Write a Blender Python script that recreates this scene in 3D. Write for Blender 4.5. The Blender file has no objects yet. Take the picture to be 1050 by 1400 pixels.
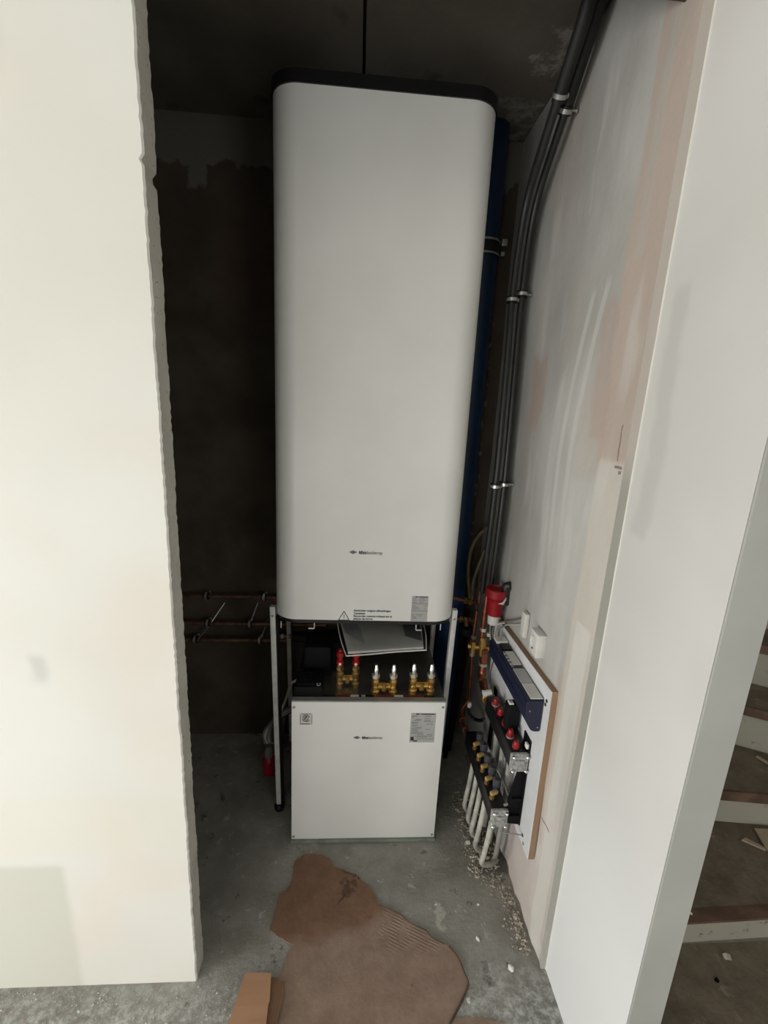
import bpy, bmesh, math, random
from mathutils import Vector, Matrix
R = random.Random(7)
S = bpy.context.scene
C = S.collection
PI = math.pi

# ------------------------------------------------------------------ camera
FW = Vector((0.06653252, 0.97160818, -0.2270484))
RT = Vector((0.99722599, -0.05713989, 0.04770071))
UP = Vector((-0.03337287, 0.22959221, 0.97271459))
cd = bpy.data.cameras.new('camera'); cam = bpy.data.objects.new('camera', cd); C.objects.link(cam)
cd.sensor_fit = 'VERTICAL'; cd.sensor_height = 24.0
cd.lens = 24.0 * 608.52 / 1400.0
cd.clip_start = 0.02
M = Matrix((RT, UP, -FW)).transposed().to_4x4(); M.translation = Vector((0, 0, 1.4))
cam.matrix_world = M
S.camera = cam
# ------------------------------------------------------------------ world, light, exposure
w = bpy.data.worlds.new('world'); S.world = w; w.use_nodes = True
w.node_tree.nodes['Background'].inputs[0].default_value = (0.86, 0.93, 1.0, 1)
w.node_tree.nodes['Background'].inputs[1].default_value = 0.5
def area_light(name, loc, rz, sx, sy, e, col):
    ld = bpy.data.lights.new(name, 'AREA'); ld.shape = 'RECTANGLE'; ld.size = sx; ld.size_y = sy; ld.energy = e; ld.color = col
    o = bpy.data.objects.new(name, ld); C.objects.link(o); o.location = loc; o.rotation_euler = (PI/2, 0, rz)
area_light('left_window_daylight', (-3.45, -1.0, .66), -PI/2, 1.7, 1.15, 96, (1.0, .988, .96))
area_light('rear_fill_light', (-1.5, -1.95, .58), 0, 1.5, 1.0, 24, (1.0, .985, .95))  # weaker fill lamp kept behind the camera to brighten the closet front
area_light('side_fill_light', (1.45, -1.95, .95), 0, .9, 1.3, 12, (1.0, .985, .95))  # added weak fill lamp, no window known there; lifts the left jamb
S.view_settings.view_transform = 'Standard'; S.view_settings.look = 'None'
S.view_settings.gamma = 1; S.view_settings.use_curve_mapping = False
S.view_settings.exposure = 0.0

# ------------------------------------------------------------------ material helpers
class NT:
    def __init__(s, name):
        s.m = bpy.data.materials.new(name); s.m.use_nodes = True; s.t = s.m.node_tree
        s.b = s.t.nodes['Principled BSDF']
        s.geo = s.t.nodes.new('ShaderNodeNewGeometry')
        s.pos = s.geo.outputs['Position']
    def n(s, typ, **k):
        o = s.t.nodes.new(typ)
        for a, b in k.items(): setattr(o, a, b)
        return o
    def l(s, a, b): s.t.links.new(a, b)
    def val(s, sock, v):
        if isinstance(v, (int, float, tuple)): sock.default_value = v
        else: s.l(v, sock)
    def math(s, op, a, b=0.0, clamp=False):
        o = s.n('ShaderNodeMath', operation=op, use_clamp=clamp); s.val(o.inputs[0], a); s.val(o.inputs[1], b); return o.outputs[0]
    def noise(s, scale, detail=4, rough=.55, stretch=None, off=0.0):
        o = s.n('ShaderNodeTexNoise'); o.inputs['Scale'].default_value = scale
        o.inputs['Detail'].default_value = detail; o.inputs['Roughness'].default_value = rough
        mp = s.n('ShaderNodeMapping'); s.l(s.pos, mp.inputs[0]); mp.inputs['Location'].default_value = (off, off*1.3, off*.7)
        if stretch: mp.inputs['Scale'].default_value = stretch
        s.l(mp.outputs[0], o.inputs['Vector']); return o.outputs[0]
    def step(s, v, lo, hi):
        o = s.n('ShaderNodeMapRange', interpolation_type='SMOOTHSTEP'); s.val(o.inputs[0], v)
        o.inputs[1].default_value = lo; o.inputs[2].default_value = hi; return o.outputs[0]
    def mix(s, f, a, b):
        o = s.n('ShaderNodeMix', data_type='RGBA'); s.val(o.inputs[0], f)
        s.val(o.inputs[6], a if not (isinstance(a, tuple) and len(a) == 3) else a + (1,))
        s.val(o.inputs[7], b if not (isinstance(b, tuple) and len(b) == 3) else b + (1,))
        return o.outputs[2]
    def axes(s):
        o = s.n('ShaderNodeSeparateXYZ'); s.l(s.pos, o.inputs[0]); return o.outputs
    def box(s, ax, r, soft=.02, wob=.03, ns=9, off=0.0):
        """mask of a rectangle: ax = two axis numbers, r = (a0,a1,b0,b1), with wobbling edges"""
        x = s.axes(); nz = s.math('MULTIPLY', s.math('SUBTRACT', s.noise(ns, 3, off=off), .5), wob*2)
        out = None
        for i, a in enumerate(ax):
            v = s.math('ADD', x[a], nz)
            m = s.math('MULTIPLY', s.step(v, r[2*i]-soft, r[2*i]+soft), s.math('SUBTRACT', 1.0, s.step(v, r[2*i+1]-soft, r[2*i+1]+soft)))
            out = m if out is None else s.math('MULTIPLY', out, m)
        return out
    def fin(s, col, rough=.6, metal=0.0, bump=None, bs=.3, bd=.002, spec=None, coat=0):
        s.val(s.b.inputs['Base Color'], col + (1,) if isinstance(col, tuple) else col)
        s.val(s.b.inputs['Roughness'], rough); s.b.inputs['Metallic'].default_value = metal
        if spec is not None: s.b.inputs['Specular IOR Level'].default_value = spec
        if coat: s.b.inputs['Coat Weight'].default_value = coat
        if bump is not None:
            o = s.n('ShaderNodeBump'); o.inputs['Strength'].default_value = bs; o.inputs['Distance'].default_value = bd
            s.l(bump, o.inputs['Height']); s.l(o.outputs[0], s.b.inputs['Normal'])
        return s.m

def simple(name, col, rough=.5, metal=0.0, var=.12, sc=25, bump=0, spec=None):
    t = NT(name); nz = t.noise(sc, 4)
    d = tuple(c*(1-var) for c in col); b = tuple(min(1, c*(1+var)) for c in col)
    return t.fin(t.mix(t.step(nz, .3, .7), d, b), rough, metal, t.noise(sc*6, 3) if bump else None, bump, .001, spec)

# left partition: smooth cream plaster with faint patches
t = NT('cream_plaster')
c = t.mix(t.step(t.noise(1.6, 2), .38, .66), (.71, .70, .64), (.77, .765, .715))
c = t.mix(t.math('MULTIPLY', t.step(t.noise(2.4, 2, off=5), .55, .7), .45), c, (.76, .68, .60))
c = t.mix(t.math('MULTIPLY', t.box((0, 2), (-1.6, -.62, -.1, .37), .012, .02, 3), .8), c, (.60, .595, .52))
c = t.mix(t.math('MULTIPLY', t.box((0, 2), (-.78, -.36, .40, .55), .012, .03, 3), .35), c, (.76, .72, .62))
c = t.mix(t.math('MULTIPLY', t.box((0, 2), (-.635, -.605, .83, .89), .012, .02, 12), .55), c, (.52, .52, .50))
c = t.mix(t.math('MULTIPLY', t.box((0, 2), (-.90, -.55, 1.86, 1.99), .02, .06, 3), .5), c, (.62, .60, .52))
M_cream = t.fin(c, .85, bump=t.noise(14, 6, .6), bs=.12, bd=.004)
t = NT('block_edge_plaster')
c = t.mix(t.step(t.noise(9, 5), .35, .65), (.43, .41, .37), (.52, .50, .45))
c = t.mix(t.step(t.noise(160, 1), .68, .74), c, (.2, .18, .16))
M_jamb = t.fin(c, .9, bump=t.noise(90, 5, .7), bs=.5, bd=.003)
# closet back and side: raw grey-brown block
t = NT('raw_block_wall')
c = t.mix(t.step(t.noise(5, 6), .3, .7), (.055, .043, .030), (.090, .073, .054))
x = t.axes()
band = t.step(t.math('ADD', x[2], t.math('MULTIPLY', t.math('SUBTRACT', t.noise(16, 3), .5), .12)), 2.135, 2.15)
drip = t.box((0, 2), (-.575, -.52, 2.07, 2.16), .006, .03, 20)
c = t.mix(t.math('MAXIMUM', band, drip), c, (.155, .145, .12))
c = t.mix(t.math('MULTIPLY', t.box((0, 2), (-.50, -.2, 1.7, 2.0), .1, .1, 4), .3), c, (.12, .06, .045))
c = t.mix(t.math('MULTIPLY', t.box((0, 2), (.462, .478, .8, 1.75), .006, .02, 30), t.step(t.noise(38, 4), .54, .62)), c, (.2, .185, .16))
M_raw = t.fin(c, .9, bump=t.noise(60, 6, .7), bs=.5, bd=.004)
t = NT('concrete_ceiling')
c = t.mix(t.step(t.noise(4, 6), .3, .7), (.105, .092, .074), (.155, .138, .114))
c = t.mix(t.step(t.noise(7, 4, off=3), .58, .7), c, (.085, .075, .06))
cr = t.math('MAXIMUM', t.box((0, 1), (.33, .56, 1.50, 1.70), .01, .05, 14), t.box((0, 1), (.43, .50, 1.25, 1.40), .008, .06, 22))
c = t.mix(t.math('MULTIPLY', cr, t.math('MULTIPLY', t.step(t.noise(22, 6, .7), .42, .62), .75)), c, (.34, .32, .28))
M_ceil = t.fin(c, .9, bump=t.noise(40, 6, .7), bs=.4, bd=.004)
# right closet wall: patched filler, pink primer band at the corner
t = NT('patched_plaster_wall')
c = t.mix(t.step(t.noise(3.2, 3, stretch=(1, 1, .5)), .35, .68), (.36, .35, .325), (.50, .49, .465))
pink = (.47, .375, .315)
c = t.mix(t.math('MULTIPLY', t.box((1, 2), (.6, .935, 1.31, 2.6), .006, .012, 6), .85), c, pink)
c = t.mix(t.math('MULTIPLY', t.box((1, 2), (.885, .915, 1.7, 2.2), .006, .008, 5), .6), c, (.44, .42, .37))
c = t.mix(t.math('MULTIPLY', t.box((1, 2), (.6, .925, -.1, 1.32), .008, .01, 5), .5), c, (.66, .60, .52))
c = t.mix(t.math('MULTIPLY', t.box((1, 2), (.925, .985, 1.36, 1.62), .01, .05, 7), .75), c, (.42, .335, .29))
c = t.mix(t.math('MULTIPLY', t.box((1, 2), (.93, 1.03, 1.28, 1.48), .02, .06, 7, 4), .35), c, pink)
c = t.mix(t.math('MULTIPLY', t.box((1, 2), (1.26, 1.36, 1.36, 1.57), .012, .06, 6, 2), .75), c, (.42, .33, .28))
c = t.mix(t.math('MULTIPLY', t.box((1, 2), (1.22, 1.36, 1.9, 2.3), .05, .08, 6, 2), .35), c, (.45, .36, .31))
c = t.mix(t.math('MULTIPLY', t.box((1, 2), (.82, 1.12, -.1, .24), .02, .06, 5, 2), .5), c, (.54, .44, .39))
c = t.mix(t.math('MULTIPLY', t.box((1, 2), (1.10, 1.17, 1.5, 1.72), .012, .06, 9, 6), .6), c, (.40, .37, .34))
for y0, z0, z1 in ((1.045, 1.1, 1.69), (1.10, 1.1, 1.68)):
    x = t.axes(); lean = t.math('MULTIPLY', t.math('POWER', t.math('SUBTRACT', x[2], 1.25), 2), -.35)
    v = t.math('SUBTRACT', x[1], lean)
    st = t.math('MULTIPLY', t.step(v, y0-.004, y0+.001), t.math('SUBTRACT', 1, t.step(v, y0+.016, y0+.02)))
    st = t.math('MULTIPLY', st, t.math('MULTIPLY', t.step(x[2], z0-.3, z0+.2), t.math('SUBTRACT', 1, t.step(x[2], z1-.02, z1+.01))))
    c = t.mix(t.math('MULTIPLY', st, .32), c, (.66, .65, .62))
c = t.mix(t.math('MULTIPLY', t.step(t.noise(9, 5, .6, stretch=(1, 1.4, .6), off=8), .6, .72), .3), c, (.40, .38, .36))

c = t.mix(t.math('MULTIPLY', t.box((1, 2), (.845, .905, -.1, .95), .004, .008, 5), .6), c, (.66, .65, .61))
c = t.mix(t.math('MULTIPLY', t.box((1, 2), (.915, .955, .3, .80), .006, .02, 5), .4), c, (.50, .40, .34))
fl = t.math('SUBTRACT', 1, t.step(t.axes()[1], .8292, .831)); up_ = t.step(t.axes()[2], 1.25, 1.35)
c = t.mix(t.math('MULTIPLY', fl, .9), c, t.mix(up_, (.34, .335, .30), (.50, .46, .41)))  # camera-facing end of the wall: its shading is put into a darker colour
for (a_, b_, c_, d_) in ((.838, .866, 1.306, 1.312), (.838, .85, 1.296, 1.303), (.856, .860, 1.32, 1.39), (.885, .93, .372, .377)):
    c = t.mix(t.math('MULTIPLY', t.box((1, 2), (a_, b_, c_, d_), .0012, .006, 30), .8), c, (.16, .11, .09))
c = t.mix(t.math('MULTIPLY', t.step(t.noise(5, 2, .5, stretch=(1, 2.0, .3), off=31), .52, .75), .35), c, (.36, .35, .33))
c = t.mix(t.math('MULTIPLY', t.step(t.noise(6, 3, .5, stretch=(1, 2.0, .35), off=41), .54, .70), .4), c, (.62, .615, .59))
M_patch = t.fin(c, .85, bump=t.noise(12, 6, .6, stretch=(1, 1.3, .8)), bs=.4, bd=.007)
t = NT('offwhite_plaster')
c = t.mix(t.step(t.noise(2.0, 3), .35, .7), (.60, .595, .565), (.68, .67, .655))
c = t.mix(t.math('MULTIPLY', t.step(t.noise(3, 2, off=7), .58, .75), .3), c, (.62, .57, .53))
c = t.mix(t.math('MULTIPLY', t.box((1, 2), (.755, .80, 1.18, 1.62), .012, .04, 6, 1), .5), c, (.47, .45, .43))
c = t.mix(t.math('MULTIPLY', t.math('SUBTRACT', 1, t.step(t.math('ADD', t.axes()[2], t.math('MULTIPLY', t.noise(4, 3), .35)), .45, 1.0)), .8), c, (.78, .80, .80))  # whiter towards the floor, partly low daylight put into the colour
M_off = t.fin(c, .8, bump=t.noise(12, 5), bs=.1, bd=.004)
M_bead = simple('filler_bead', (.66, .65, .61), .8, var=.04)
M_trim = simple('grey_primed_board', (.40, .405, .375), .55, var=.05, sc=5)
M_room = simple('room_plaster', (.55, .54, .50), .9, var=.05, sc=3)
# concrete screed
t = NT('concrete_screed')
c = t.mix(t.step(t.noise(4.5, 7, .65), .32, .68), (.215, .205, .175), (.345, .335, .30))
c = t.mix(t.math('MULTIPLY', t.step(t.noise(9, 6, .65, off=4), .50, .75), .5), c, (.42, .42, .39))
c = t.mix(t.math('MULTIPLY', t.step(t.noise(26, 6, .7, off=9), .60, .66), .55), c, (.52, .52, .50))
c = t.mix(t.math('MULTIPLY', t.step(t.noise(16, 5, .7, off=13), .62, .70), .7), c, (.07, .065, .055))
c = t.mix(t.math('MULTIPLY', t.box((0, 1), (.268, .292, .925, .995), .006, .03, 40), .7), c, (.52, .51, .45))
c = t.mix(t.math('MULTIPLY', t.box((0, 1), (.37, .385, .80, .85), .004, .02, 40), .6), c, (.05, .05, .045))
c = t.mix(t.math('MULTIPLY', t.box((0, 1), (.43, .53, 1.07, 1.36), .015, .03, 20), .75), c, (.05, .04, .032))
front = t.math('SUBTRACT', 1, t.step(t.axes()[1], .74, .90))
c = t.mix(t.math('MULTIPLY', front, t.step(t.noise(48, 7, .8, off=1), .40, .68)), c, (.58, .60, .59))
M_floor = t.fin(c, .9, bump=t.noise(70, 7, .75), bs=.7, bd=.006)

# objects' materials
t = NT('white_powder_coat')
M_white = t.fin(t.mix(t.step(t.noise(6, 3), .3, .7), (.745, .745, .715), (.78, .78, .75)), .36, bump=t.noise(900, 2), bs=.05, bd=.0004)
M_whitetank = t.m.copy() if False else M_white
M_black = simple('black_plastic', (.006, .006, .0065), .45)
M_dblack = simple('matte_black_plastic', (.003, .003, .0035), .7, spec=.2)
M_steel = simple('dark_sheet_steel', (.22, .21, .19), .25, .8)
M_edge = simple('grey_steel_edge', (.30, .30, .29), .4, .3)
M_galv = simple('white_coated_steel', (.62, .62, .60), .45, .1)
M_brass = simple('brass', (.55, .34, .10), .32, .9, .25, 60)
M_dbrass = simple('tarnished_brass', (.38, .24, .09), .4, .85, .3, 60)
M_chrome = simple('chrome', (.8, .8, .78), .12, 1)
M_nut = simple('nickel_nut', (.70, .67, .60), .3, .7)
M_red = simple('red_plastic', (.27, .006, .012), .4)
M_strip = simple('dark_red_print', (.16, .012, .014), .5)
M_redv = simple('red_valve_cap', (.30, .008, .010), .3)
M_copper = simple('copper', (.34, .12, .07), .35, .9, .35, 40)
M_dcopper = simple('dull_copper', (.20, .10, .07), .5, .6, .3, 40)
M_blue = simple('blue_plastic_pipe', (.006, .030, .088), .4)
M_navy = simple('navy_plastic', (.006, .009, .034), .45)
M_grey = simple('grey_conduit', (.020, .021, .021), .42)
M_greyb = simple('black_conduit_sleeve', (.010, .010, .010), .6)
M_clamp = simple('zinc_clamp', (.55, .54, .52), .3, .8)
M_cable = simple('grey_white_cable', (.48, .47, .43), .5)
M_dcable = simple('grey_cable', (.17, .165, .15), .5)
M_yel = simple('ochre_hose', (.16, .125, .06), .5)
M_hose = simple('white_hose', (.42, .42, .36), .45, var=.25)
M_ghose = simple('grey_hose', (.30, .29, .26), .5)
M_lam = simple('white_laminate', (.68, .69, .70), .4, var=.03)
M_label = simple('silver_label', (.40, .40, .39), .45, var=.04, sc=8)
M_wlabel = simple('white_label', (.60, .59, .55), .5, var=.04)
M_ink = simple('print_ink', (.02, .02, .02), .6)
M_gink = simple('grey_print_ink', (.14, .14, .14), .6)
M_capg = simple('clear_grey_plastic', (.30, .30, .285), .2, var=.3, sc=110)
M_gknob = simple('smoky_grey_plastic', (.055, .058, .062), .25)
M_bknob = simple('blue_plastic_ring', (.02, .04, .13), .35)
M_ymeter = simple('amber_flow_tube', (.46, .30, .11), .4)
M_paper = simple('paper', (.62, .62, .60), .6, var=.1)
M_mat = simple('green_grey_foam', (.16, .19, .15), .8, var=.2, bump=.3)
M_socket = simple('white_socket_plastic', (.66, .65, .61), .35, var=.03)
M_rubble = simple('plaster_rubble', (.40, .36, .30), .95, var=.5, sc=45)
M_chip = simple('white_chip', (.72, .71, .66), .8, var=.1)
M_stone = simple('grey_stone', (.16, .15, .13), .9, var=.3)
t = NT('plywood_edge')
wv = t.n('ShaderNodeTexWave', bands_direction='X'); wv.inputs['Scale'].default_value = 160; wv.inputs['Distortion'].default_value = .4; t.l(t.pos, wv.inputs[0])
M_ply = t.fin(t.mix(t.math('MULTIPLY', t.step(wv.outputs[0], .3, .6), t.step(t.noise(30, 3), .2, .6)), (.33, .21, .13), (.25, .155, .095)), .75)
t = NT('clear_film')
t.b.inputs['Transmission Weight'].default_value = 1; t.b.inputs['IOR'].default_value = 1.3
M_film = t.fin((.85, .86, .86), .18)
# brown cardboard, darker where it is damp
t = NT('brown_cardboard')
x = t.axes()
nz = t.math('MULTIPLY', t.math('SUBTRACT', t.noise(8, 3), .5), .12)
wet = t.step(t.math('ADD', t.math('ADD', x[1], t.math('MULTIPLY', x[0], -.25)), nz), .90, .955)
c0 = t.mix(t.step(t.noise(12, 6, .7), .3, .7), (.24, .165, .122), (.34, .245, .19))
c1 = t.mix(t.step(t.noise(20, 6, .7), .3, .7), (.175, .095, .056), (.225, .128, .08))
c = t.mix(wet, c0, c1)
c = t.mix(t.step(t.noise(45, 5, .7, off=3), .66, .73), c, (.09, .05, .03))
c = t.mix(t.math('MULTIPLY', t.box((0, 1), (.0, .035, 1.02, 1.07), .004, .05, 60), .55), c, (.05, .02, .012))
wv = t.n('ShaderNodeTexWave', bands_direction='Y'); wv.inputs['Scale'].default_value = 40; wv.inputs['Distortion'].default_value = 1.5; wv.inputs['Detail Scale'].default_value = .6
mp = t.n('ShaderNodeMapping'); mp.inputs['Rotation'].default_value = (0, 0, .45); t.l(t.pos, mp.inputs[0]); t.l(mp.outputs[0], wv.inputs[0])
rip = t.box((0, 1), (.12, .27, .88, .98), .02, .03, 12)
hgt = t.math('ADD', t.math('MULTIPLY', t.math('MULTIPLY', t.math('MULTIPLY', wv.outputs[0], t.step(t.noise(30, 3), .4, .6)), rip), .35), t.math('MULTIPLY', t.noise(70, 7, .75), .45))
M_board = t.fin(c, .85, bump=hgt, bs=.8, bd=.004)
M_shade_twig = simple('edge_shade_and_twig', (.10, .065, .042), .85, var=.4)  # brown darkened for the shadow beneath the raised cardboard edge; twigs share it
t = NT('fresh_cardboard')
M_flap = t.fin(t.mix(t.step(t.noise(6, 4, stretch=(1, 6, 1)), .3, .7), (.40, .22, .125), (.46, .265, .155)), .8, bump=t.noise(40, 4), bs=.15)
M_flapd = simple('shaded_flap_cardboard', (.22, .125, .07), .85)  # darker copy of the flap cardboard, with the flap's shadow in its colour
t = NT('dusty_step')
c = t.mix(t.step(t.noise(10, 6, .7), .3, .7), (.12, .095, .066), (.21, .17, .125))
c = t.mix(t.math('MULTIPLY', t.step(t.noise(22, 6, .7, off=3), .58, .7), .6), c, (.32, .28, .22))
c = t.mix(t.step(t.noise(35, 5, .7, off=8), .68, .74), c, (.03, .022, .014))
M_tread = t.fin(c, .85, bump=t.noise(60, 6, .7), bs=.6, bd=.004)
M_nose = simple('red_brown_wood', (.13, .075, .05), .75, var=.35, sc=14)
t = NT('white_riser_paint')
M_riser = t.fin(t.mix(t.step(t.noise(28, 5, .7), .62, .72), (.40, .385, .32), (.15, .13, .09)), .6)
M_scrap = simple('pale_wood_scrap', (.45, .36, .26), .7)

# ------------------------------------------------------------------ mesh helpers
def put(name, bm, m, parent=None, smooth=True, ang=35, loc=None):
    me = bpy.data.meshes.new(name); bmesh.ops.recalc_face_normals(bm, faces=bm.faces[:])
    bm.to_mesh(me); bm.free()
    if smooth:
        me.polygons.foreach_set('use_smooth', [True]*len(me.polygons)); me.set_sharp_from_angle(angle=math.radians(ang))
    ms = m if isinstance(m, (list, tuple)) else [m]
    for q in ms: me.materials.append(q)
    o = bpy.data.objects.new(name, me); C.objects.link(o)
    if parent is not None: o.parent = parent; o.location = -world_off(parent)
    if loc is not None: o.location = Vector(loc) - (world_off(parent) if parent is not None else Vector())
    return o
def world_off(p):
    v = Vector()
    while p is not None: v += Vector(p.location); p = p.parent
    return v
def tag(o, label=None, cat=None, group=None, kind=None):
    if label: o['label'] = label
    if cat: o['category'] = cat
    if group: o['group'] = group
    if kind: o['kind'] = kind
    return o
def thing(name, loc, label, cat, group=None):
    o = bpy.data.objects.new(name, None); C.objects.link(o); o.location = loc; o.empty_display_size = .05
    return tag(o, label, cat, group)
def struct(name, bm, m, parent=None, smooth=False):
    o = put(name, bm, m, parent, smooth)
    if parent is None: o['kind'] = 'structure'
    return o
def box(bm, a, b, bev=0.0, rot=None, piv=None, mi=0):
    vs = [bm.verts.new((x, y, z)) for x in (a[0], b[0]) for y in (a[1], b[1]) for z in (a[2], b[2])]
    fs = [bm.faces.new([vs[i] for i in f]) for f in ((0,1,3,2),(4,6,7,5),(0,4,5,1),(2,3,7,6),(0,2,6,4),(1,5,7,3))]
    for f in fs: f.material_index = mi
    if bev:
        es = list({e for f in fs for e in f.edges})
        r = bmesh.ops.bevel(bm, geom=es, offset=bev, segments=2, affect='EDGES', profile=.5)
        vs = list({v for f in r['faces'] for v in f.verts} | {v for v in vs if v.is_valid})
    if rot is not None: bmesh.ops.rotate(bm, verts=[v for v in vs if v.is_valid], cent=piv or (0,0,0), matrix=rot)
    return vs
def B(a, b, bev=0.0, **k):
    bm = bmesh.new(); box(bm, a, b, bev, **k); return bm
def spline(pts, n=8):
    P = [Vector(p) for p in pts]
    if len(P) < 3: return P
    out = []
    for i in range(len(P)-1):
        p0 = P[i-1] if i else P[0]*2-P[1]; p1, p2 = P[i], P[i+1]; p3 = P[i+2] if i+2 < len(P) else P[-1]*2-P[-2]
        for k in range(n):
            u = k/n
            out.append(.5*((2*p1)+(p2-p0)*u+(2*p0-5*p1+4*p2-p3)*u*u+(3*p1-p0-3*p2+p3)*u**3))
    out.append(P[-1]); return out
def tube(bm, pts, r, seg=12, sm=8, caps=True):
    P = spline(pts, sm) if sm else [Vector(p) for p in pts]
    rs = r if isinstance(r, (list, tuple)) else None
    rings = []; up = None
    for i, p in enumerate(P):
        d = (P[min(i+1, len(P)-1)] - P[max(i-1, 0)]).normalized()
        if up is None: up = d.orthogonal().normalized()
        up = (up - d*up.dot(d)).normalized(); sd = d.cross(up)
        rr = rs[min(i, len(rs)-1)] if rs else r
        rings.append([bm.verts.new(p + (up*math.cos(2*PI*k/seg) + sd*math.sin(2*PI*k/seg))*rr) for k in range(seg)])
    for a, b in zip(rings, rings[1:]):
        for k in range(seg): bm.faces.new((a[k], a[(k+1) % seg], b[(k+1) % seg], b[k]))
    if caps: bm.faces.new(rings[0]); bm.faces.new(rings[-1][::-1])
def T(pts, r, seg=12, sm=8):
    bm = bmesh.new(); tube(bm, pts, r, seg, sm); return bm
def lathe(bm, base, axis, prof, seg=20):
    """prof: list of (distance along axis, radius)"""
    ax = Vector(axis).normalized(); up = ax.orthogonal().normalized(); sd = ax.cross(up)
    rings = [[bm.verts.new(Vector(base) + ax*h + (up*math.cos(2*PI*k/seg) + sd*math.sin(2*PI*k/seg))*r_) for k in range(seg)] for h, r_ in prof]
    for a_, b_ in zip(rings, rings[1:]):
        for k in range(seg): bm.faces.new((a_[k], a_[(k+1) % seg], b_[(k+1) % seg], b_[k]))
    bm.faces.new(rings[0]); bm.faces.new(rings[-1][::-1])
def Lt(base, axis, prof, seg=20):
    bm = bmesh.new(); lathe(bm, base, axis, prof, seg); return bm
def prism(bm, poly, ax, a, b, mi=0):
    """extrude a 2-D polygon along axis ax from a to b"""
    def p3(q, h):
        v = list(q); v.insert(ax, h); return v
    lo_ = [bm.verts.new(p3(q, a)) for q in poly]; hi_ = [bm.verts.new(p3(q, b)) for q in poly]
    fs = [bm.faces.new(lo_), bm.faces.new(hi_[::-1])]
    for i in range(len(poly)):
        j = (i+1) % len(poly); fs.append(bm.faces.new((lo_[i], lo_[j], hi_[j], hi_[i])))
    for f in fs: f.material_index = mi
def rrect(x0, x1, y0, y1, r, n=10):
    out = []
    for cx, cy, a in ((x1-r, y0+r, -90), (x1-r, y1-r, 0), (x0+r, y1-r, 90), (x0+r, y0+r, 180)):
        for k in range(n+1):
            q = math.radians(a + 90*k/n); out.append((cx + r*math.cos(q), cy + r*math.sin(q)))
    return out
def text(name, s, size, loc, m, parent, depth=.0004, bold=0.0, sx=1.0, rot=(PI/2, 0, 0), align='LEFT'):
    cu = bpy.data.curves.new(name, 'FONT'); cu.body = s; cu.size = size; cu.extrude = depth; cu.offset = bold; cu.align_x = align
    o = bpy.data.objects.new('tmp', cu); me = bpy.data.meshes.new_from_object(o)
    bpy.data.objects.remove(o); bpy.data.curves.remove(cu)
    me.name = name; me.materials.append(m)
    o = bpy.data.objects.new(name, me); C.objects.link(o); o.parent = parent
    o.rotation_euler = rot; o.scale = (sx, 1, 1); o.location = Vector(loc) - world_off(parent); return o

# ------------------------------------------------------------------ the setting
XR, YF, YB, ZC = .517, .829, 1.687, 2.278      # closet right wall, front plane, back plane, ceiling
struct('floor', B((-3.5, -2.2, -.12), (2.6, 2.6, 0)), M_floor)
def rough_panel(bm, xa, xb, ya, yb, z0, z1, n=320):
    """partition with a slightly broken vertical arris at xb"""
    prev = None
    for i in range(n+1):
        z = z0 + (z1-z0)*i/n
        j = R.uniform(-.0011, .0011)
        if abs(z-1.764) < .006: j -= .005
        j += .002*mn.noise(Vector((z*7, 3, 0)))
        k = R.uniform(-.0011, .0011) - (.006 if abs(z-1.750) < .006 else 0) + .002*mn.noise(Vector((z*9, 0, 0)))
        ring = [bm.verts.new(p) for p in ((xa, ya, z), (xb+j-.003, ya, z), (xb+j, ya+.003, z), (xb+k, yb-.002, z), (xb+k-.003, yb, z), (xa, yb, z))]
        if prev:
            for q in range(6):
                f = bm.faces.new((prev[q], prev[(q+1) % 6], ring[(q+1) % 6], ring[q])); f.material_index = 1 if q in (2,) else 0
        prev = ring
from mathutils import noise as mn
bm = bmesh.new(); rough_panel(bm, -3.5, -.349, YF, .878, 0, 2.6)
struct('wall_front', bm, [M_cream, M_jamb])
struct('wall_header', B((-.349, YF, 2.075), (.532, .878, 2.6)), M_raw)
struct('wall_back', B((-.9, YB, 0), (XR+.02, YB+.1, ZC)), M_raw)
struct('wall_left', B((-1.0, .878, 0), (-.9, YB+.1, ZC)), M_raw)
# closet ceiling: two slabs with an open joint
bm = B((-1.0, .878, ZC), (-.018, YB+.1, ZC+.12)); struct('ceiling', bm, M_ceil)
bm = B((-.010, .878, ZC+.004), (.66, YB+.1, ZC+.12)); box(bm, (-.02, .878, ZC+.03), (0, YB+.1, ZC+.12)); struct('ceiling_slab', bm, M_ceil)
# right wall
bm = bmesh.new()
ny, nz_ = 46, 110
from mathutils import noise as mn
g = {}
for i in range(ny+1):
    for k in range(nz_+1):
        y = .829 + (YB-.829)*i/ny; z = ZC*k/nz_
        d = .0035*mn.noise(Vector((y*5, z*3.2, 1.7))) + .0012*mn.noise(Vector((y*22, z*11, 4)))
        if i == 0: d *= .3
        if z < .10 and .82 < y < 1.15: d += (.10-z)*.12*(.5+mn.noise(Vector((y*24, z*30, 2))))
        g[i, k] = bm.verts.new((XR + d, y, z))
for i in range(ny):
    for k in range(nz_): bm.faces.new((g[i, k], g[i+1, k], g[i+1, k+1], g[i, k+1]))
bk = {}
for (i, k) in ((0, 0), (ny, 0), (ny, nz_), (0, nz_)): bk[i, k] = bm.verts.new((XR+.073, g[i, k].co.y, g[i, k].co.z))
bm.faces.new([g[0, k] for k in range(nz_+1)] + [bk[0, nz_], bk[0, 0]])
bm.faces.new([g[ny, k] for k in range(nz_+1)] + [bk[ny, nz_], bk[ny, 0]])
bm.faces.new([g[i, 0] for i in range(ny+1)] + [bk[ny, 0], bk[0, 0]])
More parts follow.
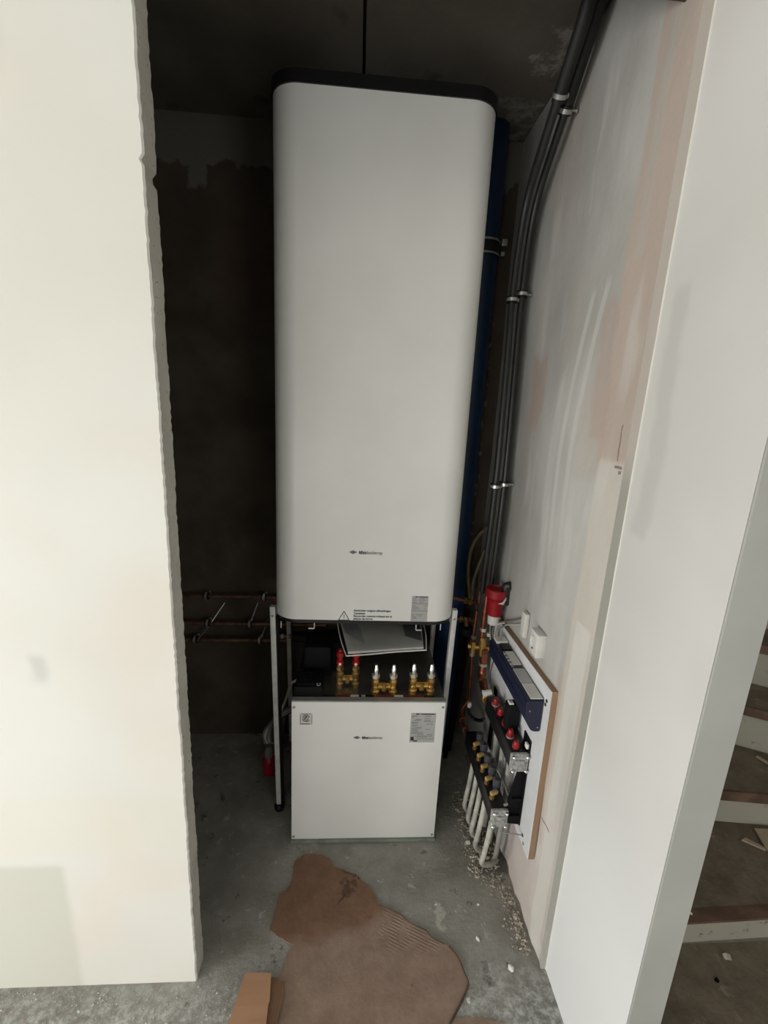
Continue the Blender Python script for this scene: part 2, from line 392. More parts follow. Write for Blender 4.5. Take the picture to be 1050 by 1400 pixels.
bm.faces.new([g[i, nz_] for i in range(ny+1)] + [bk[ny, nz_], bk[0, nz_]])
bm.faces.new([bk[0, 0], bk[ny, 0], bk[ny, nz_], bk[0, nz_]])
struct('wall_right', bm, M_patch, smooth=True)
# nearer stretch of the same wall, set back 2 cm; a thin ridge of filler where the two meet
bm = bmesh.new()
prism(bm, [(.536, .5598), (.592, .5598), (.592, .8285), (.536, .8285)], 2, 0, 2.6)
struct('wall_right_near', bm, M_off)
bm = T([(.5365 + .0008*mn.noise(Vector((k*.7, 0, 0))), .8285, k*.05) for k in range(53)], [.0022]*53, 8, 0)
struct('trim_2', bm, M_bead, smooth=True)
bm = bmesh.new(); box(bm, (.5350, .5545, 0), (.5985, .5580, 2.6), .0005)
struct('trim_1', bm, M_trim)
# the room behind the camera, with the left window that lights it and openings for the fill lamps
bm = B((-3.6, -.2, 0), (-3.5, .9, 2.6)); box(bm, (-3.6, -2.2, 1.62), (-3.5, -.2, 2.6)); box(bm, (-3.6, -2.2, 0), (-3.5, -1.9, 1.62)); box(bm, (-3.6, -1.9, 0), (-3.5, -.2, .1))
struct('wall_room_left', bm, M_room)
bm = B((-.85, -2.1, 0), (1.0, -2.0, 2.6)); box(bm, (1.9, -2.1, 0), (2.7, -2.0, 2.6)); box(bm, (-3.5, -2.1, 0), (-2.35, -2.0, 2.6)); box(bm, (-2.35, -2.1, 1.5), (-.85, -2.0, 2.6)); box(bm, (1.0, -2.1, 1.6), (1.9, -2.0, 2.6)); box(bm, (1.0, -2.1, 0), (1.9, -2.0, .3))
struct('wall_room_back', bm, M_room)
struct('ceiling_room', B((-3.6, -2.2, 2.6), (2.6, 2.6, 2.7)), M_room)
struct('wall_stair_right', B((2.5, -2.2, 0), (2.6, 2.6, 2.6)), M_room)
struct('wall_stair_back', B((.592, 2.5, 0), (2.5, 2.6, 2.6)), M_room)

# ------------------------------------------------------------------ hot water tank
TY = 1.264; XL_, XR_ = -.237, .328; ZB, ZT = .758, 2.137
tk = thing('water_tank', (.046, 1.46, ZB), 'tall white rounded hot water tank filling the closet niche above the small cabinet', 'boiler')
bm = bmesh.new(); prism(bm, rrect(XL_, XR_, TY, 1.66, .072, 14), 2, ZB, ZT)
put('casing', bm, M_white, tk, ang=30)
bm = bmesh.new(); pr = rrect(XL_-.004, XR_+.004, TY-.004, 1.664, .075, 14); prism(bm, pr, 2, ZT, ZT+.028)
tp = [v for v in bm.verts if v.co.z > ZT+.02]
put('top_cap', bm, M_black, tk)
bm = bmesh.new(); prism(bm, rrect(XL_+.004, XR_-.004, TY+.004, 1.656, .069, 14), 2, ZB-.013, ZB)
put('bottom_rim', bm, M_black, tk)
def logo(x, z, y, par, w):
    """rhombus emblem and wordmark"""
    bm = bmesh.new(); s = w*.118
    cx = x + s*.95
    prism(bm, [(cx-s*.95, z), (cx-.2*s, z+s*.38), (cx, z+s*.44), (cx+.2*s, z+s*.38), (cx+s*.95, z), (cx+.2*s, z-s*.38), (cx, z-s*.44), (cx-.2*s, z-s*.38)], 1, y-.0006, y)
    put('emblem', bm, M_gink, par, smooth=False)
    h = w*.135
    text('wordmark', 'itho', h, (x+w*.27, y-.0008, z-h*.33), M_ink, par, bold=h*.035, sx=.92)
    text('wordmark', 'daalderop', h*.97, (x+w*.455, y-.0008, z-h*.33), M_gink, par, bold=0, sx=.86)
logo(-.012, .979, TY, tk, .110)
# warning sign and its text
bm = bmesh.new()
cx, cz, s = -.021, .768, .0165
for a, b in (((cx-s, cz-.0095), (cx+s, cz-.0095)), ((cx+s, cz-.0095), (cx, cz+.020)), ((cx, cz+.020), (cx-s, cz-.0095))):
    tube(bm, [(a[0], TY-.0005, a[1]), (b[0], TY-.0005, b[1])], .0011, 6, 0)
tube(bm, [(cx, TY-.0005, cz+.0105), (cx, TY-.0005, cz-.002)], .0008, 6, 0); tube(bm, [(cx, TY-.0005, cz-.0046), (cx, TY-.0005, cz-.0065)], .0009, 6, 0)
put('warning_triangle', bm, M_ink, tk)
for i, s_ in enumerate(('Aansluiten volgens afbeeldingen', 'Typeplaat.', 'Raccorder comme indiqu\u00e9 sur la', 'plaque de borne')):
    text('printed_line', s_, .0092, (.008, TY-.0008, .7885-i*.0092), M_ink, tk, bold=.00012, sx=.98)
def plate(x0, x1, z0, z1, y, par, nm, rows, heavy=True):
    p = put(nm, B((x0, y-.0008, z0), (x1, y, z1)), M_label, par, smooth=False)
    w_ = x1-x0; h_ = z1-z0; bm = bmesh.new()
    box(bm, (x0+.2*w_, y-.0012, z1-.045*h_), (x0+.34*w_, y-.0009, z1-.01*h_)); box(bm, (x0+.40*w_, y-.0012, z1-.045*h_), (x0+.95*w_, y-.0009, z1-.015*h_))
    put('print_block', bm, M_ink, p, smooth=False)
    bm = bmesh.new(); rr = random.Random(len(rows))
    for k, (fz, a, b) in enumerate(rows):
        x = x0 + a*w_
        while x < x0 + b*w_:
            l = rr.uniform(.04, .12)*w_; box(bm, (x, y-.0012, z1-(fz+.018)*h_), (min(x+l, x0+b*w_), y-.0009, z1-fz*h_)); x += l + .02*w_
    put('small_print', bm, M_gink, p, smooth=False)
    return p
rows = [(.09, .05, .2), (.09, .5, .8), (.15, .05, .28), (.15, .4, .85), (.23, .05, .3), (.23, .45, .7), (.29, .03, .97), (.37, .05, .25), (.37, .78, .95),
        (.43, .05, .42), (.49, .05, .5), (.49, .78, .88), (.57, .0, 1), (.73, .05, .2), (.73, .3, .7), (.79, .5, .6), (.82, .1, .35), (.87, .1, .3)]
plate(.186, .237, .759, .843, TY, tk, 'rating_label', rows)
for x, dx in ((-.214, 0), (-.112, -.018), (.206, .018), (.284, 0)):
    bm = bmesh.new(); box(bm, (x-.0013, TY+.01, ZB-.034), (x+.0013, TY+.013, ZB-.013))
    if dx: box(bm, (min(x, x+dx), TY+.008, ZB-.036), (max(x, x+dx), TY+.013, ZB-.033))
    put('hook', bm, M_galv, tk, smooth=False)

# ------------------------------------------------------------------ support frame
fr = thing('support_frame', (.047, 1.45, 0), 'white steel floor frame with black feet carrying the tall tank', 'frame')
for x in (-.2545, .3435):
    for y in (1.317, 1.62):
        x0, x1 = (x, x+.0165) if x < 0 else (x-.0165, x)
        sh = .016 if x < 0 else -.014          # the posts lean inward towards the floor
        bm = B((x0, y-.010, .025), (x1, y+.012, ZB+.018), .0015)
        for v in bm.verts: v.co.x += sh*(1-v.co.z/ZB)
        p = put('post', bm, M_galv, fr)
        if y < 1.4 and x < 0:
            bm = B((x1-.0005, y-.004, .027), (x1+.008, y+.010, ZB-.016))
            for v in bm.verts: v.co.x += sh*(1-v.co.z/ZB)
            put('side_flange', bm, M_dblack, p, smooth=False)
        if y < 1.4:
            put('foot', Lt(((x0+x1)/2+sh, y, 0), (0, 0, 1), [(0, .017), (.012, .018), (.018, .010), (.03, .010)], 16), M_black, p)
            put('bolt', Lt(((x0+x1)/2, y-.010, ZB-.012), (0, -1, 0), [(0, .004), (.002, .003)], 10), M_edge, p)
            bm = B((x0+.003, y-.0105, ZB-.0), (x1-.003, y-.009, ZB+.006)); bm.free()
    put('rail', B((x0+.002, 1.329, ZB-.040), (x1-.002, 1.610, ZB-.018)), M_galv, fr, smooth=False)
put('cross_rail', B((-.238, 1.611, ZB-.05), (.329, 1.630, ZB-.016)), M_galv, fr, smooth=False)

# ------------------------------------------------------------------ lower cabinet
LY = 1.187; a, b, zt = -.1695, .3015, .530
hp = thing('heat_pump', (.066, 1.36, .0125), 'low square white cabinet with brass valves on its top, standing on the floor', 'heat pump')
put('front_panel', B((a, LY, .013), (b, LY+.018, zt-.004), .0012), M_white, hp)
put('side_panel', B((a+.002, LY+.019, .013), (a+.012, 1.58, zt-.006)), M_edge, hp, smooth=False)
put('side_panel', B((b-.012, LY+.019, .013), (b-.002, 1.58, zt-.006)), M_edge, hp, smooth=False)
put('rear_panel', B((a+.012, 1.57, .013), (b-.012, 1.58, zt-.006)), M_edge, hp, smooth=False)
put('top_edge', B((a, LY-.0005, zt-.0035), (b, LY+.018, zt+.001)), M_edge, hp, smooth=False)
put('top_plate', B((a+.002, LY+.018, zt-.004), (b-.002, 1.578, zt)), M_steel, hp, smooth=False)
for x, z in ((a+.007, zt-.022), (b-.008, zt-.020), (a+.007, .024), (b-.008, .024)):
    put('screw', Lt((x, LY, z), (0, -1, 0), [(0, .0042), (.0015, .0042), (.0022, .002)], 12), M_edge, hp)
logo(.020, .401, LY, hp, .100)
rows2 = [(.09, .05, .28), (.09, .55, .8), (.17, .55, .78), (.13, .05, .12), (.20, .2, .42), (.235, .12, .42), (.235, .55, .8), (.28, .55, .9), (.30, .05, .3), (.34, .05, .28), (.36, .65, .92),
         (.40, .1, .3), (.44, .05, .2), (.47, .2, .45), (.51, .05, .45), (.55, .1, .3), (.55, .62, .8), (.59, .05, .35), (.64, .05, .55), (.68, .05, .5), (.72, .3, .55), (.72, .7, .92), (.77, .2, .9), (.81, .3, .7), (.87, .3, .95)]
p = plate(.196, .274, .384, .489, LY, hp, 'rating_label', rows2)
put('print_block', B((.199, LY-.0012, .391), (.209, LY-.0009, .404)), M_ink, p, smooth=False)
put('print_block', B((.207, LY-.0012, .3875), (.221, LY-.0009, .3915)), M_ink, p, smooth=False)
p = put('energy_sticker', B((-.145, LY-.0007, .447), (-.106, LY, .488)), M_wlabel, hp, smooth=False)
bm = bmesh.new()
for rad, gaps in ((.011, ((20, 160), (190, 330))), (.0065, ((60, 230), (260, 400)))):
    for g0, g1 in gaps:
        tube(bm, [(-.1255+rad*math.cos(math.radians(g0+(g1-g0)*k/10)), LY-.0012, .470+rad*math.sin(math.radians(g0+(g1-g0)*k/10))) for k in range(11)], .0011, 6, 0)
tube(bm, [(-.1285, LY-.0012, .466), (-.1262, LY-.0012, .472), (-.1225, LY-.0012, .475)], .0014, 6, 0)
put('round_symbol', bm, M_ink, p)
bm = bmesh.new(); box(bm, (-.143, LY-.0011, .4485), (-.114, LY-.0008, .4515)); box(bm, (-.139, LY-.0011, .4835), (-.112, LY-.0008, .4855)); box(bm, (-.1435, LY-.0011, .453), (-.142, LY-.0008, .482)); box(bm, (-.109, LY-.0011, .453), (-.1075, LY-.0008, .482))
put('small_print', bm, M_gink, p, smooth=False)
# printed strip along the front edge of the top plate
x = -.078
for i, (wd, mm) in enumerate(((.04, M_black), (.045, M_red), (.028, M_wlabel), (.006, M_black), (.014, M_label), (.03, M_black), (.058, M_red), (.03, M_wlabel), (.062, M_red), (.035, M_black))):
    put('strip_field', B((x, LY+.020, zt), (x+wd-.002, LY+.030, zt+.0008)), mm if mm is not M_red else M_strip, hp, smooth=False); x += wd
# black control box and the taller box behind it
cb = put('control_box', B((-.164, LY+.021, zt), (-.080, 1.30, zt+.032), .003), M_dblack, hp)
for k in range(7):
    put('vent_slat', B((-.158, LY+.034+k*.010, zt+.032), (-.105, LY+.039+k*.010, zt+.0345)), M_black, cb, smooth=False)
bm = bmesh.new(); z = zt+.0322
for (q0, q1) in (((-.098, 1.215), (-.086, 1.218)), ((-.098, 1.215), (-.0955, 1.228)), ((-.0885, 1.215), (-.086, 1.228)), ((-.098, 1.226), (-.094, 1.229)), ((-.090, 1.226), (-.086, 1.229))):
    box(bm, (q0[0], q0[1], z), (q1[0], q1[1], z+.0006))
put('symbol', bm, M_chip, cb, smooth=False)
bm = B((-.150, 1.315, zt), (-.058, 1.41, zt+.105), .012); put('relay_box', bm, M_dblack, hp)
# three brass valve blocks
def valve_block(x1, x2, y, red):
    z = zt; mm = M_dbrass if red else M_brass; xm = (x1+x2)/2
    bm = bmesh.new()
    for x in (x1, x2):
        lathe(bm, (x, y, z), (0, 0, 1), [(0, .013), (.004, .014), (.008, .0145), (.012, .0115), (.03, .0115), (.034, .0128), (.042, .0128), (.046, .0095), (.054, .0095)], 18)
        lathe(bm, (x, y-.010, z+.022), (0, -1, 0), [(0, .007), (.004, .007), (.0055, .005)], 12)
    tube(bm, [(x1+.008, y, z+.020), (x2-.008, y, z+.020)], .0085, 12, 0)
    tube(bm, [(xm, y, z+.030), (xm, y, z+.008)], .010, 12, 0)
    box(bm, (x1+.008, y-.003, z+.024), (x2-.008, y+.003, z+.034))
    v = put('valve_block', bm, mm, hp)
    for x in (x1, x2):
        if red:
            put('union_nut', Lt((x, y, z+.054), (0, 0, 1), [(0, .0125), (.010, .0125), (.012, .009), (.02, .009)], 6), M_dbrass, v, ang=20)
            put('valve_cap', Lt((x, y, z+.070), (0, 0, 1), [(0, .009), (.004, .0115), (.016, .0115), (.018, .008), (.026, .008), (.030, .012), (.045, .012), (.048, .007), (.054, .006)], 16), M_redv, v)
            put('cap_screw', Lt((x, y-.0112, z+.079), (0, -1, 0), [(0, .0045), (.002, .0045), (.003, .002)], 12), M_chip, v)
        else:
            put('union_nut', Lt((x, y, z+.052), (0, 0, 1), [(0, .0125), (.011, .0125)], 6), M_nut, v, ang=20)
            put('hose_tail', Lt((x, y, z+.062), (0, 0, 1), [(0, .0078), (.022, .0075), (.024, .0062), (.032, .0062), (.035, .0045), (.036, .002)], 14), M_chrome, v)
valve_block(-.029, .021, 1.272, True)
valve_block(.084, .139, 1.232, False)
valve_block(.203, .259, 1.238, False)
tag(put('floor_pad', B((a-.004, LY-.006, 0), (b+.004, 1.59, .0125), .003), M_mat), 'green-grey foam pad under the low white cabinet', 'floor pad')
# documents in a film sleeve lying on the red valves
dc = thing('document_sleeve', (.09, 1.30, .66), 'clear plastic sleeve of manuals lying tilted under the tall tank', 'document')
def sheet(pts, th):
    bm = bmesh.new(); n = len(pts); A = [Vector(p) for p in pts]
    nrm = (A[1]-A[0]).cross(A[2]-A[1]).normalized(); nrm = nrm if nrm.z > 0 else -nrm
    lo_ = [bm.verts.new(p) for p in A]; hi_ = [bm.verts.new(p+nrm*th) for p in A]
    bm.faces.new(lo_); bm.faces.new(hi_)
    for i in range(n): bm.faces.new((lo_[i], lo_[(i+1) % n], hi_[(i+1) % n], hi_[i]))
    return bm
def dpt(u, v, h=0): # u along width, v from front edge to the back
    f = Vector((-.010+.246*u, 1.232, .655+.022*u)); bk_ = Vector((-.050+.290*u, 1.40, .705+.010*u)); n_ = Vector((0, -.3, .95))
    return f*(1-v) + bk_*v + n_*h
put('booklet', sheet([dpt(.03, .04), dpt(.97, .04), dpt(.99, .97), dpt(.03, .97)], .008), M_paper, dc, smooth=False)
put('leaflet', sheet([dpt(.28, .30, .0085), dpt(.72, .18, .0085), dpt(.74, .95, .0085), (dpt(.20, .85, .0085))], .0012), M_wlabel, dc, smooth=False)
put('dark_leaflet', sheet([dpt(.05, .5, .0085), dpt(.26, .2, .0085), dpt(.22, .95, .0085), dpt(.04, .95, .0085)], .0008), M_label, dc, smooth=False)
put('dark_leaflet', sheet([dpt(.76, .35, .0085), dpt(.96, .2, .0085), dpt(.97, .95, .0085), dpt(.76, .95, .0085)], .0008), M_gink, dc, smooth=False)
bm = T([dpt(0, .0), dpt(.3, -.01, .002), dpt(.6, 0, .003), dpt(1, 0, .002)], .0022, 8, 6); tube(bm, [dpt(0, 0), dpt(-.02, .4, .005), dpt(.0, 1, .003)], .0018, 8, 6)
tube(bm, [dpt(1, 0), dpt(1.02, .4, .005), dpt(1.0, 1, .003)], .0018, 8, 6); put('sleeve_hem', bm, M_wlabel, dc)
put('film', sheet([dpt(0, 0, .013), dpt(1, 0, .013), dpt(1, 1, .013), dpt(0, 1, .013)], .0006), M_film, dc, smooth=False)

# ------------------------------------------------------------------ pipes at the left
def clamp(par, x, y, z, r, m=M_clamp, toward=(0, 1, 0), ln=.03, along=(1, 0, 0)):
    c_ = put('pipe_clamp', Lt(Vector((x, y, z))-Vector(along)*.009, along, [(0, r+.0065), (.018, r+.0065)], 18), M_black, par)
    put('clamp_band', Lt(Vector((x, y, z))-Vector(along)*.005, along, [(0, r+.0075), (.009, r+.0075)], 18), m, c_)
    tw = Vector(toward)
    put('clamp_rod', Lt(Vector((x, y, z))+tw*(r+.003), toward, [(0, .003), (ln, .003), (ln, .006), (ln+.003, .006)], 10), m, c_)
    ear = Vector(along).cross(tw).normalized()
    put('clamp_screw', Lt(Vector((x, y, z))+ear*(r+.004), -tw, [(-.006, .004), (.008, .004), (.009, .002)], 10), m, c_)
    return c_
for z, x1, cl, lab in ((.655, -.30, (-.563, -.342), 'dull copper pipe on the back wall, topmost of three'),
                       (.540, -.10, (-.563, -.400), 'dull copper pipe on the back wall, middle of three'),
                       (.468, -.225, (-.615, -.362), 'dull copper pipe on the back wall, lowest of three')):
    p = thing('copper_pipe', (-.55, 1.65, z), lab, 'pipe', 'horizontal copper pipes on the back wall')
    pts = [(-.899, 1.65, z-.004), (x1-.03, 1.65, z)] + ([(x1, 1.65, z-.012), (x1+.06, 1.645, z-.028)] if z > .6 else [(x1, 1.65, z)])
    put('tube', T(pts, .0062 if z > .6 else .0078, 12, 4 if z > .6 else 0), M_dcopper, p)
    for x in cl: clamp(p, x, 1.65, z, .0078, ln=.023)
for i, (q0, q1, lb) in enumerate((((-.505, 1.684, .612), (-.545, 1.64, .55), 'upper of two left slanting steel stay rods behind the copper pipes'),
                     ((-.555, 1.65, .53), (-.60, 1.645, .475), 'lower of two left slanting steel stay rods behind the copper pipes'),
                     ((-.375, 1.684, .615), (-.395, 1.645, .55), 'upper of two right slanting steel stay rods near the frame post'),
                     ((-.335, 1.684, .545), (-.355, 1.645, .48), 'lower of two right slanting steel stay rods near the frame post'))):
    o = tag(put('stay_rod', T([q0, q1], .0022, 8, 0), M_clamp), lb, 'rod', 'clamp stay rods')
ip = thing('insulated_pipe', (-.16, 1.46, .585), 'black foam insulated pipe running behind the left frame post', 'pipe')
put('foam_sleeve', T([(-.205, 1.46, .590), (-.03, 1.46, .590)], .019, 16, 0), M_dblack, ip)
put('tube', T([(-.262, 1.46, .592), (-.205, 1.46, .592)], .007, 12, 0), M_dcopper, ip)
for x in (-.245, -.225): put('union_nut', Lt((x, 1.46, .592), (1, 0, 0), [(0, .009), (.009, .009)], 6), M_clamp, ip)
# white cable bundle with the red plug
cbn = thing('cable_bundle', (-.28, 1.42, .05), 'coil of white cable with a red plug beside the left frame post', 'cable')
put('cable', T([(-.150, 1.36, .50), (-.185, 1.40, .455), (-.207, 1.42, .425), (-.222, 1.42, .37), (-.245, 1.42, .31), (-.27, 1.425, .27)], .0048, 10), M_cable, cbn)
for k in range(5):
    o_ = k*.009
    put('cable', T([(-.19, 1.43+o_*.6, .335-o_), (-.235, 1.42+o_, .315-o_*1.2), (-.275, 1.41+o_, .277-o_*.8), (-.300+o_*.6, 1.41, .235-o_), (-.298+o_, 1.41, .19)], .0045, 10), M_cable if k % 2 else M_dcable, cbn)
pl = put('plug', Lt((-.283, 1.41, .06), (0, 0, 1), [(0, .018), (.004, .022), (.05, .022), (.056, .024), (.062, .024), (.068, .018), (.075, .016)], 20), M_red, cbn)
put('plug_collar', Lt((-.283, 1.41, .135), (0, 0, 1), [(0, .016), (.03, .018), (.045, .012)], 18), M_dcable, pl)
put('wall_bracket', B((-.31, 1.434, .10), (-.256, YB, .12)), M_edge, cbn, smooth=False)

# ------------------------------------------------------------------ pipes at the right
bp = thing('drain_pipe', (.40, 1.625, .0), 'dark blue plastic pipe rising floor to ceiling behind the tall tank', 'pipe')
put('tube', T([(.398, 1.625, 0), (.398, 1.625, ZC)], .050, 28, 0), M_blue, bp)
c_ = put('pipe_clamp', Lt((.398, 1.625, 1.905), (0, 0, 1), [(0, .055), (.045, .055)], 28), M_black, bp)
for z in (1.905, 1.945): put('clamp_band', Lt((.398, 1.625, z), (0, 0, 1), [(0, .0565), (.006, .0565)], 28), M_clamp, c_)
put('clamp_ear', B((.452, 1.59, 1.935), (.470, 1.598, 1.955), .001), M_clamp, c_)
put('clamp_ear', B((.452, 1.59, 1.905), (.464, 1.598, 1.917), .001), M_clamp, c_)
def conduit(x, pts, r, lab, cz, offs=0):
    p = thing('conduit', (x, pts[0][0], pts[0][1]), lab, 'conduit', 'grey conduits on the right wall')
    put('tube', T([(x, y, z) for y, z in pts], r, 14, 8), M_grey, p)
    P = [q for q in pts if q[1] > 2.15]
    return p
pa = [(1.425, .78), (1.405, 1.18), (1.425, 1.55), (1.435, 1.76), (1.405, 1.97), (1.275, 2.12), (1.200, 2.20), (1.13, 2.279)]
pb = [(1.42, .80), (1.395, 1.18), (1.41, 1.55), (1.425, 1.75), (1.395, 1.96), (1.31, 2.06), (1.215, 2.15), (1.13, 2.23), (1.11, 2.279)]
pc = [(1.45, .78), (1.44, 1.18), (1.45, 1.6), (1.455, 1.78), (1.425, 2.0), (1.30, 2.14), (1.20, 2.225), (1.12, 2.279)]
c1 = conduit(.484, pa, .0098, 'grey conduit rising to the ceiling, nearest the right wall', 0)
c2 = conduit(.452, pb, .0098, 'grey conduit rising to the ceiling, second from the right wall', 0)
c3 = conduit(.463, pc, .008, 'thin grey conduit tucked behind the two thick conduits', 0)
for cc, x, y, z, al in ((c1, .484, 1.436, 1.755, (0, 0, 1)), (c1, .484, 1.405, 1.178, (0, 0, 1)), (c1, .484, 1.262, 2.133, (0, -.66, .75))):
    clamp(cc, x, y, z, .0098, toward=(1, 0, 0), ln=.013, along=Vector(al).normalized())
for cc, x, y, z, al in ((c2, .452, 1.425, 1.735, (0, 0, 1)), (c2, .452, 1.395, 1.172, (0, 0, 1)), (c2, .452, 1.225, 2.14, (0, -.7, .71))):
    clamp(cc, x, y, z, .0098, toward=(1, 0, 0), ln=.004, along=Vector(al).normalized())
for cc, x, pts in ((c1, .484, [(1.255, 2.142), (1.200, 2.20), (1.13, 2.277)]), (c2, .452, [(1.235, 2.13), (1.215, 2.15), (1.13, 2.23), (1.11, 2.277)])):
    put('sleeve', T([(x, y, z) for y, z in pts], .0155, 14, 6), M_greyb, cc)
for pts, lb in (([(.497, 1.58, .982), (.469, 1.58, .953), (.446, 1.58, .901), (.440, 1.58, .828), (.446, 1.58, .768), (.460, 1.575, .69)], 'ochre hose arching highest behind the conduits'),
            ([(.497, 1.58, .895), (.476, 1.575, .828), (.464, 1.575, .769), (.462, 1.56, .69)], 'shorter ochre hose below the arching one')):
    tag(put('hose', T(pts, .0065, 10), M_yel), lb, 'hose')
for x, y, lb in ((.428, 1.56, 'black hose hanging nearest the right frame post'), (.452, 1.60, 'black hose hanging behind the copper pipes')):
    tag(put('black_hose', T([(x, y, .60), (x+.012, y, .42), (x-.006, y-.02, .22), (x-.02, y-.02, .01)], .009, 12), M_dblack), lb, 'hose')
# red capped stub on the wall
rp = thing('red_capped_pipe', (.487, 1.335, .74), 'red plastic capped pipe stub on the right wall above the white board', 'pipe')
RX, RY = .477, 1.345
put('cap', Lt((RX, RY, .748), (0, 0, 1), [(0, .024), (.046, .028), (.062, .031), (.066, .0345), (.090, .0355), (.093, .033), (.093, .029), (.086, .027)], 28), M_red, rp)
put('pipe_bend', T([(.503, RY-.012, .79), (.503, RY-.012, .846), (.506, RY-.014, .855), (.514, RY-.020, .858)], .0135, 16, 6), M_grey, rp)
put('stub', Lt((RX, RY, .715), (0, 0, 1), [(0, .019), (.034, .020)], 18), M_socket, rp)
put('torn_label', sheet([(.472, 1.3085, .802), (.492, 1.311, .798), (.506, 1.324, .812), (.500, 1.318, .820), (.488, 1.311, .806)], .0015), M_chip, rp, smooth=False)
# copper risers feeding the manifolds
ca = thing('copper_riser', (.468, 1.38, .50), 'bright copper riser with brass tee beside the white board', 'pipe')
put('tube', T([(.459, 1.38, .80), (.457, 1.38, .757), (.456, 1.38, .63)], .0085, 14, 0), M_copper, ca)
put('tube', T([(.468, 1.38, .60), (.470, 1.38, .55), (.470, 1.38, .53)], .0125, 14, 4), M_copper, ca)
put('ring', Lt((.470, 1.38, .535), (0, 0, 1), [(0, .0145), (.010, .0145)], 16), M_nut, ca)
put('elbow', T([(.470, 1.38, .53), (.468, 1.375, .505), (.466, 1.35, .488), (.463, 1.32, .484), (.462, 1.29, .482)], .014, 14, 6), M_red if False else M_copper, ca)
put('ring', Lt((.466, 1.352, .490), (0, 1, .3), [(0, .0165), (.008, .0165)], 16), M_dbrass, ca)
bm = T([(.415, 1.40, .598), (.49, 1.385, .598)], .010, 14, 0); tube(bm, [(.462, 1.385, .572), (.462, 1.385, .632)], .012, 14, 0); tube(bm, [(.432, 1.395, .575), (.432, 1.395, .62)], .011, 12, 0)
put('tee', bm, M_brass, ca)
for z in (.632, .668): put('union_nut', Lt((.458, 1.38, z), (0, 0, 1), [(0, .0125), (.012, .0125)], 6), M_nut if z > .64 else M_brass, ca)
put('handle', B((.468, 1.360, .655), (.478, 1.372, .668), .002), M_socket, ca)
cb2 = thing('copper_return', (.457, 1.45, .30), 'thin copper return pipe stepping down to the lower manifold', 'pipe')
put('tube', T([(.450, 1.45, .71), (.447, 1.45, .60), (.450, 1.45, .52), (.455, 1.45, .36), (.452, 1.45, .340), (.425, 1.43, .315), (.421, 1.39, .300), (.422, 1.33, .298)], .0065, 12, 5), M_copper, cb2)
for z in (.60, .53): put('ring', Lt((.449, 1.45, z), (0, 0, 1), [(0, .0095), (.012, .0095)], 14), M_nut, cb2)
put('ring', Lt((.421, 1.395, .300), (0, 1, 0), [(0, .012), (.012, .012)], 14), M_copper, cb2)
put('ring', Lt((.421, 1.345, .298), (0, 1, 0), [(0, .013), (.012, .013)], 14), M_dcopper, cb2)
bk = thing('brass_fittings', (.43, 1.50, .66), 'cluster of copper and brass couplings right of the tank bottom', 'fitting')
for (q, r_, mm) in (([(.36, 1.50, .655), (.455, 1.50, .645)], .0085, M_dcopper), ([(.37, 1.50, .735), (.47, 1.50, .715)], .0085, M_dcopper)):
    put('tube', T(q, r_, 12, 0), mm, bk)
    for u in (.45, .62, .8): 
        A_, B_ = Vector(q[0]), Vector(q[1]); put('coupling', Lt(A_.lerp(B_, u), B_-A_, [(0, .0125), (.009, .0125)], 6), M_dbrass if u < .7 else M_copper, bk)
put('valve_wheel', Lt((.424, 1.47, .635), (0, 0, -1), [(0, .024), (.006, .026), (.022, .026), (.026, .020)], 18), M_dblack, bk)
put('tube', T([(.47, 1.50, .80), (.47, 1.50, .715)], .008, 12, 0), M_dcopper, bk)
put('tube', T([(.424, 1.47, .636), (.424, 1.49, .66)], .008, 12, 0), M_dcopper, bk)

# ------------------------------------------------------------------ board with manifolds
mb = thing('mounting_board', (.505, 1.16, .24), 'white laminated plywood board screwed to the right wall', 'board')
def board_poly(dy=0, dz=0): return [(.931+dy, .235), (1.385, .235), (1.385, .722), (.938+dy, .742)]
bm = bmesh.new(); prism(bm, [(.931, .232), (1.385, .232), (1.385, .722), (.936, .742)], 0, .4995, .5155); put('plywood_core', bm, M_ply, mb, smooth=False)
bm = bmesh.new(); prism(bm, [(.931, .232), (1.385, .232), (1.385, .722), (.936, .742)], 0, .4975, .4995); put('laminate_face', bm, M_lam, mb, smooth=False)
for y, z in ((.952, .705), (.956, .692), (.975, .262), (.965, .245)):
    put('screw', Lt((.4975, y, z), (-1, 0, 0), [(0, .0045), (.0015, .0045), (.002, .002)], 10), M_ink if z > .25 else M_edge, mb)
put('long_screw', T([(.4975, .975, .262), (.440, .985, .262)], .0018, 8, 0), M_edge, mb)
# controller
ct = thing('controller', (.48, 1.12, .64), 'navy blue controller box with a white terminal cover on the board', 'controller')
bm = bmesh.new(); prism(bm, [(.4955, .6065), (.4955, .700), (.451, .699), (.447, .690), (.449, .648), (.470, .612), (.478, .6065)], 1, .962, 1.275)
bmesh.ops.bevel(bm, geom=[e for e in bm.edges], offset=.0022, segments=2, affect='EDGES')
put('housing', bm, M_navy, ct)
put('terminal_cover', B((.462, .966, .6995), (.494, 1.03, .7025), .001), M_wlabel, ct, smooth=False)
put('cover_strip', B((.462, 1.032, .6995), (.494, 1.10, .7020)), M_label, ct, smooth=False)
put('cover_strip', B((.462, 1.12, .6995), (.494, 1.19, .7025)), M_wlabel, ct, smooth=False)
put('display', B((.466, 1.20, .6995), (.492, 1.235, .7035)), M_black, ct, smooth=False)
put('terminal_block', B((.458, 1.238, .6995), (.494, 1.27, .708), .001), M_socket, ct, smooth=False)
for k in range(5): put('terminal', B((.460, 1.105+k*.018, .7025), (.466, 1.113+k*.018, .706)), M_gink, ct, smooth=False)
